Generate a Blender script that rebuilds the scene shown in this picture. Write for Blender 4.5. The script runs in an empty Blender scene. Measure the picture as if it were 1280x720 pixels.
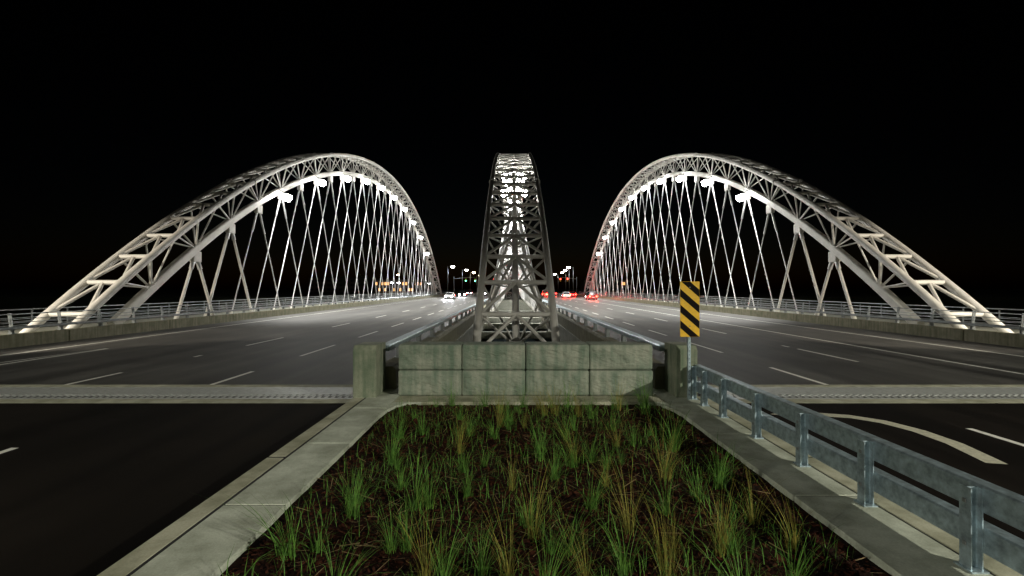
import bpy, bmesh, math, random
from mathutils import Vector, Matrix, noise

random.seed(7)
R = math.radians
sc = bpy.context.scene
C = sc.collection

# ------------------------------------------------------------------ camera
cam = bpy.data.cameras.new('camera')
cam.sensor_width = 36.0
cam.lens = 600.0 / 1280.0 * 36.0
cam.clip_start = 0.05
cam.clip_end = 3000.0
camo = bpy.data.objects.new('camera', cam)
C.objects.link(camo)
camo.location = (-0.2, 0.0, 2.4)
camo.rotation_euler = (R(90), 0, 0)
sc.camera = camo

# ------------------------------------------------------------------ world, moon
world = bpy.data.worlds.new('World')
sc.world = world
world.use_nodes = True
wn = world.node_tree
sky = wn.nodes.new('ShaderNodeTexSky')
sky.sky_type = 'NISHITA'
sky.sun_disc = False
sky.sun_elevation = R(-6.5)
sky.sun_rotation = R(0)
wn.links.new(sky.outputs[0], wn.nodes['Background'].inputs[0])
wn.nodes['Background'].inputs[1].default_value = 0.06

sun = bpy.data.lights.new('moon', 'SUN')
sun.energy = 0.02
sun.angle = R(0.5)
sun.color = (1.0, 0.95, 0.88)
suno = bpy.data.objects.new('moon', sun)
C.objects.link(suno)
suno.rotation_euler = (R(52), 0, R(-20))

sc.view_settings.view_transform = 'Standard'
sc.view_settings.look = 'None'
sc.view_settings.exposure = 0.0
sc.view_settings.gamma = 1.0
sc.view_settings.use_curve_mapping = False
sc.cycles.use_denoising = True
sc.cycles.max_bounces = 5
sc.cycles.diffuse_bounces = 3
sc.cycles.glossy_bounces = 3
sc.cycles.sample_clamp_indirect = 4.0

FLOOD_W = 8600.0        # outer arch floodlights
CENTRE_W = 3600.0       # centre arch floodlights
STREET_W = 9000.0       # street lamps at the approach and added arch-foot spots

# ------------------------------------------------------------------ materials
def new_mat(name):
    m = bpy.data.materials.new(name)
    m.use_nodes = True
    return m, m.node_tree, m.node_tree.nodes['Principled BSDF']

def mat(name, col, rough=0.7, metal=0.0, var=0.0, scale=4.0, bump=0.0, bscale=40.0, col2=None, stretch=None,
        detail=6.0, spec=None):
    """Principled with a two-tone noise and an optional fine bump."""
    m, nt, b = new_mat(name)
    b.inputs['Roughness'].default_value = rough
    b.inputs['Metallic'].default_value = metal
    if spec is not None:
        b.inputs['Specular IOR Level'].default_value = spec
    c1 = Vector(col)
    c2 = Vector(col2) if col2 else c1 * (1.0 - var)
    tc = nt.nodes.new('ShaderNodeTexCoord')
    geo = nt.nodes.new('ShaderNodeNewGeometry')
    src = geo.outputs['Position']
    mp = nt.nodes.new('ShaderNodeMapping')
    if stretch:
        mp.inputs['Scale'].default_value = stretch
    nt.links.new(src, mp.inputs['Vector'])
    if var > 0 or col2:
        n = nt.nodes.new('ShaderNodeTexNoise')
        n.inputs['Scale'].default_value = scale
        n.inputs['Detail'].default_value = detail
        n.inputs['Roughness'].default_value = 0.65
        nt.links.new(mp.outputs[0], n.inputs['Vector'])
        r = nt.nodes.new('ShaderNodeValToRGB')
        r.color_ramp.elements[0].position = 0.32
        r.color_ramp.elements[1].position = 0.68
        r.color_ramp.elements[0].color = (*c2, 1)
        r.color_ramp.elements[1].color = (*c1, 1)
        nt.links.new(n.outputs['Fac'], r.inputs['Fac'])
        nt.links.new(r.outputs[0], b.inputs['Base Color'])
    else:
        b.inputs['Base Color'].default_value = (*c1, 1)
    if bump > 0:
        n2 = nt.nodes.new('ShaderNodeTexNoise')
        n2.inputs['Scale'].default_value = bscale
        n2.inputs['Detail'].default_value = 5.0
        nt.links.new(mp.outputs[0] if stretch else src, n2.inputs['Vector'])
        bp = nt.nodes.new('ShaderNodeBump')
        bp.inputs['Strength'].default_value = bump
        bp.inputs['Distance'].default_value = 0.02
        nt.links.new(n2.outputs['Fac'], bp.inputs['Height'])
        nt.links.new(bp.outputs[0], b.inputs['Normal'])
    return m

def emit(name, col, strength):
    m, nt, b = new_mat(name)
    b.inputs['Base Color'].default_value = (*col, 1)
    b.inputs['Emission Color'].default_value = (*col, 1)
    b.inputs['Emission Strength'].default_value = strength
    return m

def asphalt(name, col, rough, streak, spec):
    """Asphalt: aggregate grain, wheel-track streaks along the carriageway, patchy gloss."""
    m, nt, b = new_mat(name)
    b.inputs['Specular IOR Level'].default_value = spec
    geo = nt.nodes.new('ShaderNodeNewGeometry')
    mp = nt.nodes.new('ShaderNodeMapping'); mp.inputs['Scale'].default_value = (1.5, 0.035, 1)
    nt.links.new(geo.outputs['Position'], mp.inputs['Vector'])
    n1 = nt.nodes.new('ShaderNodeTexNoise'); n1.inputs['Scale'].default_value = 1.0; n1.inputs['Detail'].default_value = 4
    nt.links.new(mp.outputs[0], n1.inputs['Vector'])
    n2 = nt.nodes.new('ShaderNodeTexNoise'); n2.inputs['Scale'].default_value = 90.0; n2.inputs['Detail'].default_value = 3
    nt.links.new(geo.outputs['Position'], n2.inputs['Vector'])
    n3 = nt.nodes.new('ShaderNodeTexNoise'); n3.inputs['Scale'].default_value = 0.35; n3.inputs['Detail'].default_value = 6
    nt.links.new(geo.outputs['Position'], n3.inputs['Vector'])
    mr1 = nt.nodes.new('ShaderNodeMapRange'); mr1.inputs['From Min'].default_value = .3; mr1.inputs['From Max'].default_value = .7
    mr1.inputs['To Min'].default_value = 1 - streak; mr1.inputs['To Max'].default_value = 1 + streak
    nt.links.new(n1.outputs['Fac'], mr1.inputs['Value'])
    mr2 = nt.nodes.new('ShaderNodeMapRange'); mr2.inputs['To Min'].default_value = .45; mr2.inputs['To Max'].default_value = 1.55
    nt.links.new(n2.outputs['Fac'], mr2.inputs['Value'])
    mr3 = nt.nodes.new('ShaderNodeMapRange'); mr3.inputs['From Min'].default_value = .3; mr3.inputs['From Max'].default_value = .7
    mr3.inputs['To Min'].default_value = .6; mr3.inputs['To Max'].default_value = 1.35
    nt.links.new(n3.outputs['Fac'], mr3.inputs['Value'])
    a = nt.nodes.new('ShaderNodeMath'); a.operation = 'MULTIPLY'
    nt.links.new(mr1.outputs[0], a.inputs[0]); nt.links.new(mr2.outputs[0], a.inputs[1])
    a2 = nt.nodes.new('ShaderNodeMath'); a2.operation = 'MULTIPLY'
    nt.links.new(a.outputs[0], a2.inputs[0]); nt.links.new(mr3.outputs[0], a2.inputs[1])
    v = nt.nodes.new('ShaderNodeVectorMath'); v.operation = 'SCALE'
    v.inputs[0].default_value = col
    nt.links.new(a2.outputs[0], v.inputs['Scale'])
    nt.links.new(v.outputs[0], b.inputs['Base Color'])
    rr = nt.nodes.new('ShaderNodeMapRange'); rr.inputs['To Min'].default_value = rough - .12; rr.inputs['To Max'].default_value = rough + .12
    nt.links.new(n1.outputs['Fac'], rr.inputs['Value'])
    nt.links.new(rr.outputs[0], b.inputs['Roughness'])
    bp = nt.nodes.new('ShaderNodeBump'); bp.inputs['Strength'].default_value = .35; bp.inputs['Distance'].default_value = .008
    nt.links.new(n2.outputs['Fac'], bp.inputs['Height'])
    nt.links.new(bp.outputs[0], b.inputs['Normal'])
    return m

def concrete(name, col, stain, rough=.85, vstreak=True, bump=.3):
    """Weathered concrete: blotches, vertical run marks, pores."""
    m, nt, b = new_mat(name)
    geo = nt.nodes.new('ShaderNodeNewGeometry')
    n1 = nt.nodes.new('ShaderNodeTexNoise'); n1.inputs['Scale'].default_value = 2.2; n1.inputs['Detail'].default_value = 8
    n1.inputs['Roughness'].default_value = .7
    nt.links.new(geo.outputs['Position'], n1.inputs['Vector'])
    mp = nt.nodes.new('ShaderNodeMapping')
    mp.inputs['Scale'].default_value = (9, 9, .7) if vstreak else (3, 3, 3)
    nt.links.new(geo.outputs['Position'], mp.inputs['Vector'])
    n2 = nt.nodes.new('ShaderNodeTexNoise'); n2.inputs['Scale'].default_value = 1.0; n2.inputs['Detail'].default_value = 5
    nt.links.new(mp.outputs[0], n2.inputs['Vector'])
    n3 = nt.nodes.new('ShaderNodeTexNoise'); n3.inputs['Scale'].default_value = 55; n3.inputs['Detail'].default_value = 4
    nt.links.new(geo.outputs['Position'], n3.inputs['Vector'])
    mx = nt.nodes.new('ShaderNodeMath'); mx.operation = 'MULTIPLY'
    nt.links.new(n1.outputs['Fac'], mx.inputs[0]); nt.links.new(n2.outputs['Fac'], mx.inputs[1])
    r = nt.nodes.new('ShaderNodeValToRGB')
    r.color_ramp.elements[0].position = .14; r.color_ramp.elements[1].position = .36
    r.color_ramp.elements[0].color = (*stain, 1); r.color_ramp.elements[1].color = (*col, 1)
    nt.links.new(mx.outputs[0], r.inputs['Fac'])
    mr = nt.nodes.new('ShaderNodeMapRange'); mr.inputs['To Min'].default_value = .72; mr.inputs['To Max'].default_value = 1.2
    nt.links.new(n3.outputs['Fac'], mr.inputs['Value'])
    v = nt.nodes.new('ShaderNodeVectorMath'); v.operation = 'SCALE'
    nt.links.new(r.outputs[0], v.inputs[0]); nt.links.new(mr.outputs[0], v.inputs['Scale'])
    nt.links.new(v.outputs[0], b.inputs['Base Color'])
    b.inputs['Roughness'].default_value = rough
    bp = nt.nodes.new('ShaderNodeBump'); bp.inputs['Strength'].default_value = bump; bp.inputs['Distance'].default_value = .015
    nt.links.new(n3.outputs['Fac'], bp.inputs['Height'])
    nt.links.new(bp.outputs[0], b.inputs['Normal'])
    return m

M = {}
M['steel'] = mat('white_painted_steel', (.72, .70, .65), .45, 0, .16, 1.6, .08, 25)
M['hanger'] = mat('hanger_steel', (.66, .66, .66), .35, .3)
M['galv'] = mat('galvanised_steel', (.50, .62, .68), .42, .65, .55, 11, .15, 30)
M['rail'] = mat('railing_steel', (.22, .24, .24), .45, .7, .3, 5)
M['rail_bright'] = mat('bright_railing_steel', (.33, .35, .35), .35, .7, .3, 5)
M['asphalt_bridge'] = asphalt('bridge_asphalt', (.050, .048, .043), .60, .85, .5)
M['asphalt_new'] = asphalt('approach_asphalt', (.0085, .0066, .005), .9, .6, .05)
M['paint'] = mat('road_paint', (.86, .85, .78), .6, 0, .25, 14, .2, 80)
M['paint_yellowed'] = mat('worn_road_paint', (.62, .60, .46), .6, 0, .35, 14, .2, 80)
M['concrete'] = concrete('parapet_concrete', (.22, .205, .14), (.11, .11, .06))
M['concrete_green'] = concrete('algae_stained_concrete', (.27, .285, .225), (.11, .155, .11))
M['pillar'] = concrete('pillar_concrete', (.25, .26, .19), (.10, .135, .085))
M['slab'] = concrete('pavement_concrete', (.52, .55, .46), (.30, .32, .25), .8, False)
M['kerb'] = concrete('kerb_concrete', (.46, .45, .34), (.24, .24, .16), .85, False)
M['joint_steel'] = mat('expansion_joint_steel', (.62, .64, .62), .42, .35, .35, 9, .2, 60)
M['dark'] = mat('dark_gap', (.012, .012, .012), .9)
M['deck'] = concrete('deck_concrete', (.30, .30, .26), (.16, .17, .13))
M['soil'] = mat('mulch_soil', (.019, .007, .004), .95, 0, .6, 14, .9, 30, spec=.1)
M['chip'] = mat('wood_mulch', (.058, .018, .009), .9, 0, .8, 9, spec=.12)
M['chip_pale'] = mat('dry_straw', (.19, .13, .06), .85, 0, .4, 20)
M['grass'] = mat('green_grass_blade', (.12, .25, .036), .6, 0, .0, 16, 0, 10, (.025, .085, .014), spec=.2)
M['grass_dry'] = mat('dry_grass_blade', (.26, .21, .04), .65, 0, .0, 16, 0, 10, (.08, .11, .02), spec=.2)
M['ground'] = mat('rough_ground', (.035, .045, .02), .95, 0, .5, .5, .5, 4)
M['water'] = mat('river_water', (.01, .014, .016), .12, 0, 0, 1, .4, 1.2)
M['yellow'] = mat('retroreflective_yellow', (.85, .50, .012), .45, 0, .22, 9)
M['black'] = mat('sign_black', (.006, .004, .0035), .7, spec=.1)
M['fixture'] = mat('fixture_grey', (.35, .36, .36), .45, .5)
M['flood'] = emit('floodlight_lens', (1.0, 1.0, .96), 52)
M['flood_centre'] = emit('centre_floodlight_lens', (1.0, 1.0, .94), 260)
M['lamp_warm'] = emit('warm_street_lamp_lens', (1.0, .80, .55), 40)
M['lamp_white'] = emit('white_street_lamp_lens', (.95, .97, 1.0), 40)
M['red_lens'] = emit('red_signal_lens', (1.0, .035, .02), 30)
M['green_lens'] = emit('green_signal_lens', (.1, 1.0, .35), 14)
M['signal_off'] = mat('unlit_lens', (.03, .03, .03), .3)
M['tail'] = emit('tail_lamp_lens', (1.0, .02, .012), 22)
M['head'] = emit('head_lamp_lens', (.93, .96, 1.0), 60)
M['tyre'] = mat('tyre_rubber', (.02, .02, .02), .8)
M['rim'] = mat('wheel_rim', (.5, .5, .52), .3, .9)
M['carglass'] = mat('tinted_car_glass', (.02, .022, .025), .08)
M['plate'] = mat('licence_plate_white', (.7, .7, .72), .5)
M['trim'] = mat('black_plastic_trim', (.02, .02, .022), .55)
M['pole'] = mat('lamp_pole_grey', (.30, .30, .29), .5, .4)
M['facade'] = mat('far_facade', (.16, .13, .10), .85, 0, .3, .4)
M['roof'] = mat('far_roof', (.05, .05, .05), .8)
M['window_lit'] = emit('lit_window', (1.0, .50, .18), 1.6)
M['bark'] = mat('bark', (.07, .05, .035), .9)
M['leaf'] = mat('tree_leaf', (.05, .08, .025), .7, 0, .4, 1)

# ------------------------------------------------------------------ builders
def link(name, me, parent=None, m=None):
    o = bpy.data.objects.new(name, me)
    C.objects.link(o)
    if m is not None and me is not None and not me.materials:
        me.materials.append(m)
    if parent is not None:
        o.parent = parent
        o.matrix_parent_inverse = parent.matrix_basis.inverted()
    return o

def thing(name, label, cat, loc=(0, 0, 0), group=None):
    o = bpy.data.objects.new(name, None)
    C.objects.link(o)
    o.location = loc
    o.empty_display_size = .2
    o['label'] = label; o['category'] = cat
    if group: o['group'] = group
    o.matrix_basis = Matrix.Translation(loc)
    return o

def tag(o, label, cat, group=None):
    o['label'] = label; o['category'] = cat
    if group: o['group'] = group
    return o

def struct(o, kind='structure'):
    o['kind'] = kind
    return o

def mesh_from(verts, faces, smooth=False, name='m'):
    me = bpy.data.meshes.new(name)
    me.from_pydata(verts, [], faces)
    me.update()
    if smooth:
        me.polygons.foreach_set('use_smooth', [True] * len(me.polygons))
    return me

_cyl = {}
def unit_cyl(sides, m):
    k = (sides, m.name)
    if k not in _cyl:
        v = []; f = []
        for z in (0, 1):
            for i in range(sides):
                a = 2 * math.pi * i / sides
                v.append((math.cos(a), math.sin(a), z))
        for i in range(sides):
            j = (i + 1) % sides
            f.append((i, j, sides + j, sides + i))
        f.append(tuple(reversed(range(sides)))); f.append(tuple(range(sides, 2 * sides)))
        me = mesh_from(v, f)
        s = [True] * sides + [False, False]
        me.polygons.foreach_set('use_smooth', s)
        me.materials.append(m)
        _cyl[k] = me
    return _cyl[k]

def bar(name, p0, p1, r, m, parent=None, sides=12):
    p0 = Vector(p0); p1 = Vector(p1); d = p1 - p0
    o = link(name, unit_cyl(sides, m), parent)
    q = d.to_track_quat('Z', 'Y')
    o.matrix_basis = Matrix.Translation(p0) @ q.to_matrix().to_4x4() @ Matrix.Diagonal((r, r, d.length, 1))
    return o

_box = {}
def box_mesh(sx, sy, sz, m, bevel=0.0, seg=1):
    k = (round(sx, 4), round(sy, 4), round(sz, 4), m.name, bevel)
    if k not in _box:
        bm = bmesh.new()
        bmesh.ops.create_cube(bm, size=1)
        for v in bm.verts:
            v.co = Vector((v.co.x * sx, v.co.y * sy, v.co.z * sz))
        if bevel > 0:
            bmesh.ops.bevel(bm, geom=bm.edges[:], offset=bevel, segments=seg, affect='EDGES', profile=.5)
        me = bpy.data.meshes.new('box'); bm.to_mesh(me); bm.free()
        me.materials.append(m)
        _box[k] = me
    return _box[k]

def box(name, lo, hi, m, parent=None, bevel=0.0, seg=1):
    lo = Vector(lo); hi = Vector(hi); s = hi - lo
    o = link(name, box_mesh(s.x, s.y, s.z, m, bevel, seg), parent)
    o.matrix_basis = Matrix.Translation((lo + hi) / 2)
    return o

def sheet(name, x0, x1, y0, y1, z, m, parent=None):
    return link(name, mesh_from([(x0, y0, z), (x1, y0, z), (x1, y1, z), (x0, y1, z)], [(0, 1, 2, 3)]), parent, m)

def sweep(pts, prof, closed_caps=True):
    """Sweep a profile (list of (a, b) in the side/up frame) along points lying in a plane of constant x."""
    n = len(prof); v = []; f = []
    for k, p in enumerate(pts):
        p = Vector(p)
        t = (Vector(pts[min(k + 1, len(pts) - 1)]) - Vector(pts[max(k - 1, 0)])).normalized()
        side = Vector((1, 0, 0)) if abs(t.x) < .9 else Vector((0, 1, 0))
        up = side.cross(t).normalized(); side = t.cross(up).normalized()
        for a, b in prof:
            v.append(tuple(p + side * a + up * b))
    for k in range(len(pts) - 1):
        for i in range(n):
            j = (i + 1) % n
            f.append((k * n + i, k * n + j, (k + 1) * n + j, (k + 1) * n + i))
    f.append(tuple(reversed(range(n)))); f.append(tuple(range((len(pts) - 1) * n, len(pts) * n)))
    return mesh_from(v, f)

def circ(r, n=16):
    return [(r * math.cos(2 * math.pi * i / n), r * math.sin(2 * math.pi * i / n)) for i in range(n)]

def tube(name, pts, r, m, parent=None, n=16):
    me = sweep(pts, circ(r, n))
    me.polygons.foreach_set('use_smooth', [len(p.vertices) == 4 for p in me.polygons])
    return link(name, me, parent, m)

def prism_x(poly, x0, x1, name='prism'):
    """Polygon in (y, z) extruded along x."""
    n = len(poly)
    v = [(x0, y, z) for y, z in poly] + [(x1, y, z) for y, z in poly]
    f = [(i, (i + 1) % n, n + (i + 1) % n, n + i) for i in range(n)]
    f.append(tuple(reversed(range(n)))); f.append(tuple(range(n, 2 * n)))
    me = mesh_from(v, f, name=name)
    bm = bmesh.new(); bm.from_mesh(me); bmesh.ops.recalc_face_normals(bm, faces=bm.faces[:]); bm.to_mesh(me); bm.free()
    return me

def bulb(kind, name, loc, energy, col, parent, radius=.15, spot=None, blend=.5, aim=None):
    l = bpy.data.lights.new(name, kind)
    l.energy = energy; l.color = col; l.shadow_soft_size = radius
    o = bpy.data.objects.new(name, l); C.objects.link(o)
    if kind == 'SPOT':
        l.spot_size = spot; l.spot_blend = blend
    o.parent = parent; o.matrix_parent_inverse = parent.matrix_basis.inverted()
    q = Vector(aim).to_track_quat('-Z', 'Y') if aim else Vector((0, 0, -1)).to_track_quat('-Z', 'Y')
    o.matrix_basis = Matrix.Translation(loc) @ q.to_matrix().to_4x4()
    return o

# ================================================================== SETTING
YB0, YB1 = 11.9, 152.0      # bridge deck along y

# ground: one sheet to the horizon, falling into the river valley
ys = [-300, -60, -20, 11, 12.5, 24, 40, 120, 140, 151, 153, 300, 700, 1500]
zs = [-.5, -.3, -.16, -.16, -2.9, -7.5, -10, -10, -7, -3, -.16, -.3, -.5, -1]
xs = [-1500, -500, -150, -60, -29, 29, 60, 150, 500, 1500]
v = []; f = []
for j, (y, z) in enumerate(zip(ys, zs)):
    for x in xs:
        dz = 0 if abs(x) < 30 else -.35
        v.append((x, y, z + dz + (noise.noise(Vector((x * .02, y * .02, 0))) * .2 if abs(x) > 30 else 0)))
n = len(xs)
for j in range(len(ys) - 1):
    for i in range(n - 1):
        f.append((j * n + i, j * n + i + 1, (j + 1) * n + i + 1, (j + 1) * n + i))
struct(link('ground', mesh_from(v, f), None, M['ground']))
struct(sheet('river', -1500, 1500, 30, 130, -7.6, M['water']))

# bridge decks (two, with an open slot for the centre arch)
for s in (-1, 1):
    a, b = (-27.0, -2.75) if s < 0 else (2.95, 27.0)
    struct(box('bridge_deck', (a, YB0, -1.3), (b, YB1, -.03), M['deck']))
    # cross girders seen down in the slot
k = 0
for y in [26 + 8.3 * i for i in range(15)]:
    struct(box('cross_girder', (-2.74, y, -1.25), (2.94, y + .7, -.75), M['deck'], None, .03))
    k += 1

def dashes(road, x, ranges, m='paint', w=.12, z=.004):
    for y0, y1 in ranges:
        sheet('lane_dash', x - w / 2, x + w / 2, y0, y1, z, M[m], road)

def rng(y0, step, length, y1):
    out = []; y = y0
    while y < y1:
        out.append((y, y + length)); y += step
    return out

roads = {}
for s in (-1, 1):
    xi = -3.45 if s < 0 else 3.88
    xo = s * 20.3
    x0, x1 = min(xi, xo), max(xi, xo)
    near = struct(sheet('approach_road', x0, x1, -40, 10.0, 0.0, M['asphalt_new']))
    xi2 = -3.30 if s < 0 else 3.42
    far = struct(sheet('bridge_road', min(xi2, xo), max(xi2, xo), YB0, 152.0, 0.0, M['asphalt_bridge']))
    beyond = struct(sheet('far_road', min(xi2, xo), max(xi2, xo), 152.0, 420.0, -.004, M['asphalt_bridge']))
    roads[s] = (near, far, beyond)
nL, fL, bL = roads[-1]; nR, fR, bR = roads[1]
# lane lines, opposing carriageway
dashes(fL, -7.65, [(YB0, 13.8)] + rng(16.9, 6.4, 3.3, 150))
dashes(nL, -7.65, [(-2.4, .8), (4.0, 7.2)])
dashes(fL, -11.26, [(YB0, 13.6), (16.7, 17.1)] + rng(20.0, 9.5, 3.2, 150))
dashes(nL, -11.26, [(.5, 3.7)])
dashes(fL, -16.2, [(YB0, 19.0)], 'paint', .14)
dashes(fL, -18.3, [(YB0, 150)], 'paint', .11)
for s_, road in ((-1, fL),):
    # gore stroke meeting the solid line at a point
    link('lane_dash', mesh_from([(-16.36, YB0, .004), (-16.9, YB0, .004), (-17.05, YB0, .004), (-16.31, 19.0, .004), (-16.27, 19.0, .004)],
                                [(1, 2, 3, 4)]), fL, M['paint'])
    link('lane_dash', mesh_from([(-18.95, YB0, .004), (-19.08, YB0, .004), (-18.43, 18.4, .004), (-18.38, 18.4, .004)], [(0, 1, 2, 3)]), fL, M['paint'])
# lane lines, guardrail carriageway
dashes(fR, 7.6, [(YB0, 14.5)] + rng(17.8, 6.4, 3.2, 150))
dashes(nR, 7.6, [(5.2, 8.2), (-1.2, 2.0)])
dashes(fR, 11.05, [(15.6, 18.9), (19.5, 20.0)] + rng(25.2, 9.5, 3.2, 150))
dashes(fR, 14.05, [(YB0, 150)], 'paint', .12)
dashes(fR, 17.7, [(YB0, 150)], 'paint', .11)
# turn arrow on the approach
cx = [(6.42, 6.55), (6.62, 7.4), (6.62, 8.05), (6.45, 8.6), (6.1, 8.95), (5.6, 9.1)]
vv = []; ff = []
for i, (x, y) in enumerate(cx):
    t = (Vector(cx[min(i + 1, 5)]) - Vector(cx[max(i - 1, 0)])).normalized()
    nn = Vector((-t.y, t.x)) * .13
    vv += [(x + nn.x, y + nn.y, .004), (x - nn.x, y - nn.y, .004)]
for i in range(5):
    ff.append((2 * i + 1, 2 * i + 3, 2 * i + 2, 2 * i))
b0 = len(vv)
vv += [(5.55, 8.72, .004), (5.55, 9.5, .004), (4.7, 9.12, .004)]
ff.append((b0, b0 + 1, b0 + 2))
link('turn_arrow', mesh_from(vv, ff), nR, M['paint_yellowed'])

# expansion joints with steel fingers
for s in (-1, 1):
    xa, xb = (-20.3, -3.48) if s < 0 else (3.9, 20.3)
    ej = struct(sheet('expansion_joint', xa, xb, 10.0, YB0, -.06, M['dark']))
    box('joint_header', (xa, 10.0, -.05), (xb, 10.36, .004), M['kerb'], ej)
    box('joint_header', (xa, 11.62, -.05), (xb, YB0, .004), M['kerb'], ej)
    box('joint_plate', (xa, 10.84, -.05), (xb, 11.615, .002), M['joint_steel'], ej)
    box('joint_plate', (xa, 10.365, -.05), (xb, 10.50, .002), M['joint_steel'], ej)
    v = []; f = []; p = .15; x = xa; z = .002
    while x < xb - p:
        for (y0, y1, dx) in ((10.84, 10.60, 0), (10.50, 10.73, p * .5)):
            b = len(v)
            v += [(x + dx, y0, z), (x + dx + .085, y0, z), (x + dx + .06, y1, z), (x + dx + .03, y1, z)]
            f.append((b, b + 1, b + 2, b + 3) if y1 > y0 else (b + 3, b + 2, b + 1, b))
        x += p
    o = link('joint_fingers', mesh_from(v, f), ej, M['joint_steel']); o['kind'] = 'stuff'

# outer footpaths on the bridge
for s in (-1, 1):
    a, b = sorted((s * 20.56, s * 26.9))
    struct(box('footpath', (a, -40, -.02), (b, 152, .16), M['deck']))

# ------------------------------------------------------------------ median island
# side pavements: slabs and kerb stones
pv = struct(box('median_pavement', (-3.45, -12, -.12), (-2.56, 10.9, .143), M['dark']))
for (y0, y1) in [(-8, -5), (-5, -3), (-3, -1), (-1, 1), (1, 3), (3, 4.98), (4.98, 6.96), (6.96, 9.0), (9.0, 10.9)]:
    box('paving_slab', (-3.185, y0 + .013, .02), (-2.55, y1 - .013, .152), M['slab'], pv, .004)
for (y0, y1) in [(-8, -4), (-4, 0), (0, 3.2), (3.2, 6.4), (6.4, 9.995)]:
    box('kerb_stone', (-3.47, y0 + .010, -.1), (-3.215, y1 - .010, .148), M['kerb'], pv, .02)
pv2 = struct(box('median_pavement', (2.87, -12, -.12), (3.86, 10.9, .143), M['dark']))
for (y0, y1) in [(-8, -5), (-5, -3), (-3, -1), (-1, 1), (1, 3.0), (3.0, 5.2), (5.2, 7.4), (7.4, 9.3), (9.3, 10.9)]:
    box('paving_slab', (2.85, y0 + .013, .02), (3.565, y1 - .013, .152), M['slab'], pv2, .004)
for (y0, y1) in [(-8, -4), (-4, 0), (0, 3.2), (3.2, 6.4), (6.4, 9.995)]:
    box('kerb_stone', (3.585, y0 + .010, -.1), (3.885, y1 - .010, .150), M['kerb'], pv2, .02)
strip = struct(box('edge_strip', (-2.545, 9.48, -.1), (2.845, 10.9, .15), M['kerb'], None, .01))
# rounded inside corner fillers of the planting bed
for s, xe in ((-1, -2.545), (1, 2.845)):
    pts = [(xe, 9.475), (xe - s * .55, 9.475), (xe - s * .30, 9.42), (xe - s * .12, 9.18), (xe - s * .03, 8.9), (xe, 8.6)]
    n = len(pts)
    v = [(x, y, .149) for x, y in pts] + [(x, y, .0) for x, y in pts]
    f = [tuple(range(n)), *[(i, (i + 1) % n, n + (i + 1) % n, n + i) for i in range(n)]]
    me = mesh_from(v, f)
    bm = bmesh.new(); bm.from_mesh(me); bmesh.ops.recalc_face_normals(bm, faces=bm.faces[:]); bm.to_mesh(me); bm.free()
    link('edge_corner', me, strip, M['slab'])

def bed_z(x, y):
    e = max(0.0, min(1.0, min(x + 2.55, 2.85 - x, 9.48 - y) / .5))
    return .085 + e * (.05 + .05 * noise.noise(Vector((x * .9, y * .9, 1)))) + (.4 + .6 * e) * .03 * noise.noise(Vector((x * 4, y * 4, 2)))
nx, ny = 60, 110
v = []; f = []
for j in range(ny + 1):
    for i in range(nx + 1):
        x = -2.56 + 5.42 * i / nx; y = -1 + 10.56 * j / ny
        v.append((x, y, bed_z(x, y)))
for j in range(ny):
    for i in range(nx):
        a = j * (nx + 1) + i
        f.append((a, a + 1, a + nx + 2, a + nx + 1))
struct(link('planting_bed', mesh_from(v, f, True), None, M['soil']))

def chips(name, count, lmin, lmax, wmul, m, ymax, seed, lift=.012):
    rnd = random.Random(seed)
    v = []; f = []
    while count > 0:
        y = 2.2 + (rnd.random() ** 1.35) * (ymax - 2.2)
        x = rnd.uniform(-2.5, 2.8)
        if abs(x - .15) > .62 * y * 1.35 + .6:
            continue
        count -= 1
        L = rnd.uniform(lmin, lmax); W = L * rnd.uniform(*wmul); T = W * .3
        a = rnd.uniform(0, math.pi); t = rnd.gauss(0, .28); r2 = rnd.gauss(0, .3)
        mt = Matrix.Translation((x, y, bed_z(x, y) + lift * rnd.random())) @ Matrix.Rotation(a, 4, 'Z') @ Matrix.Rotation(t, 4, 'Y') @ Matrix.Rotation(r2, 4, 'X')
        b = len(v)
        k = rnd.uniform(.4, .9)
        for dz in (-T / 2, T / 2):
            for dx, dy in ((-L / 2, -W / 2 * k), (L / 2, -W / 2), (L / 2 * k, W / 2), (-L / 2, W / 2)):
                v.append(tuple(mt @ Vector((dx, dy, dz))))
        f += [(b + 4, b + 5, b + 6, b + 7), (b, b + 1, b + 5, b + 4), (b + 1, b + 2, b + 6, b + 5), (b + 2, b + 3, b + 7, b + 6), (b + 3, b, b + 4, b + 7)]
    o = link(name, mesh_from(v, f), None, m)
    o['kind'] = 'stuff'
    return o
o = chips('bark_mulch', 15000, .02, .075, (.25, .5), M['chip'], 9.5, 3)
tag(o, 'reddish brown shredded bark mulch covering the median planting bed', 'mulch')
o = chips('dry_straw', 900, .05, .22, (.02, .05), M['chip_pale'], 9.5, 5, .05)
tag(o, 'pale dry straw bits scattered over the bark mulch', 'straw')

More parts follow.
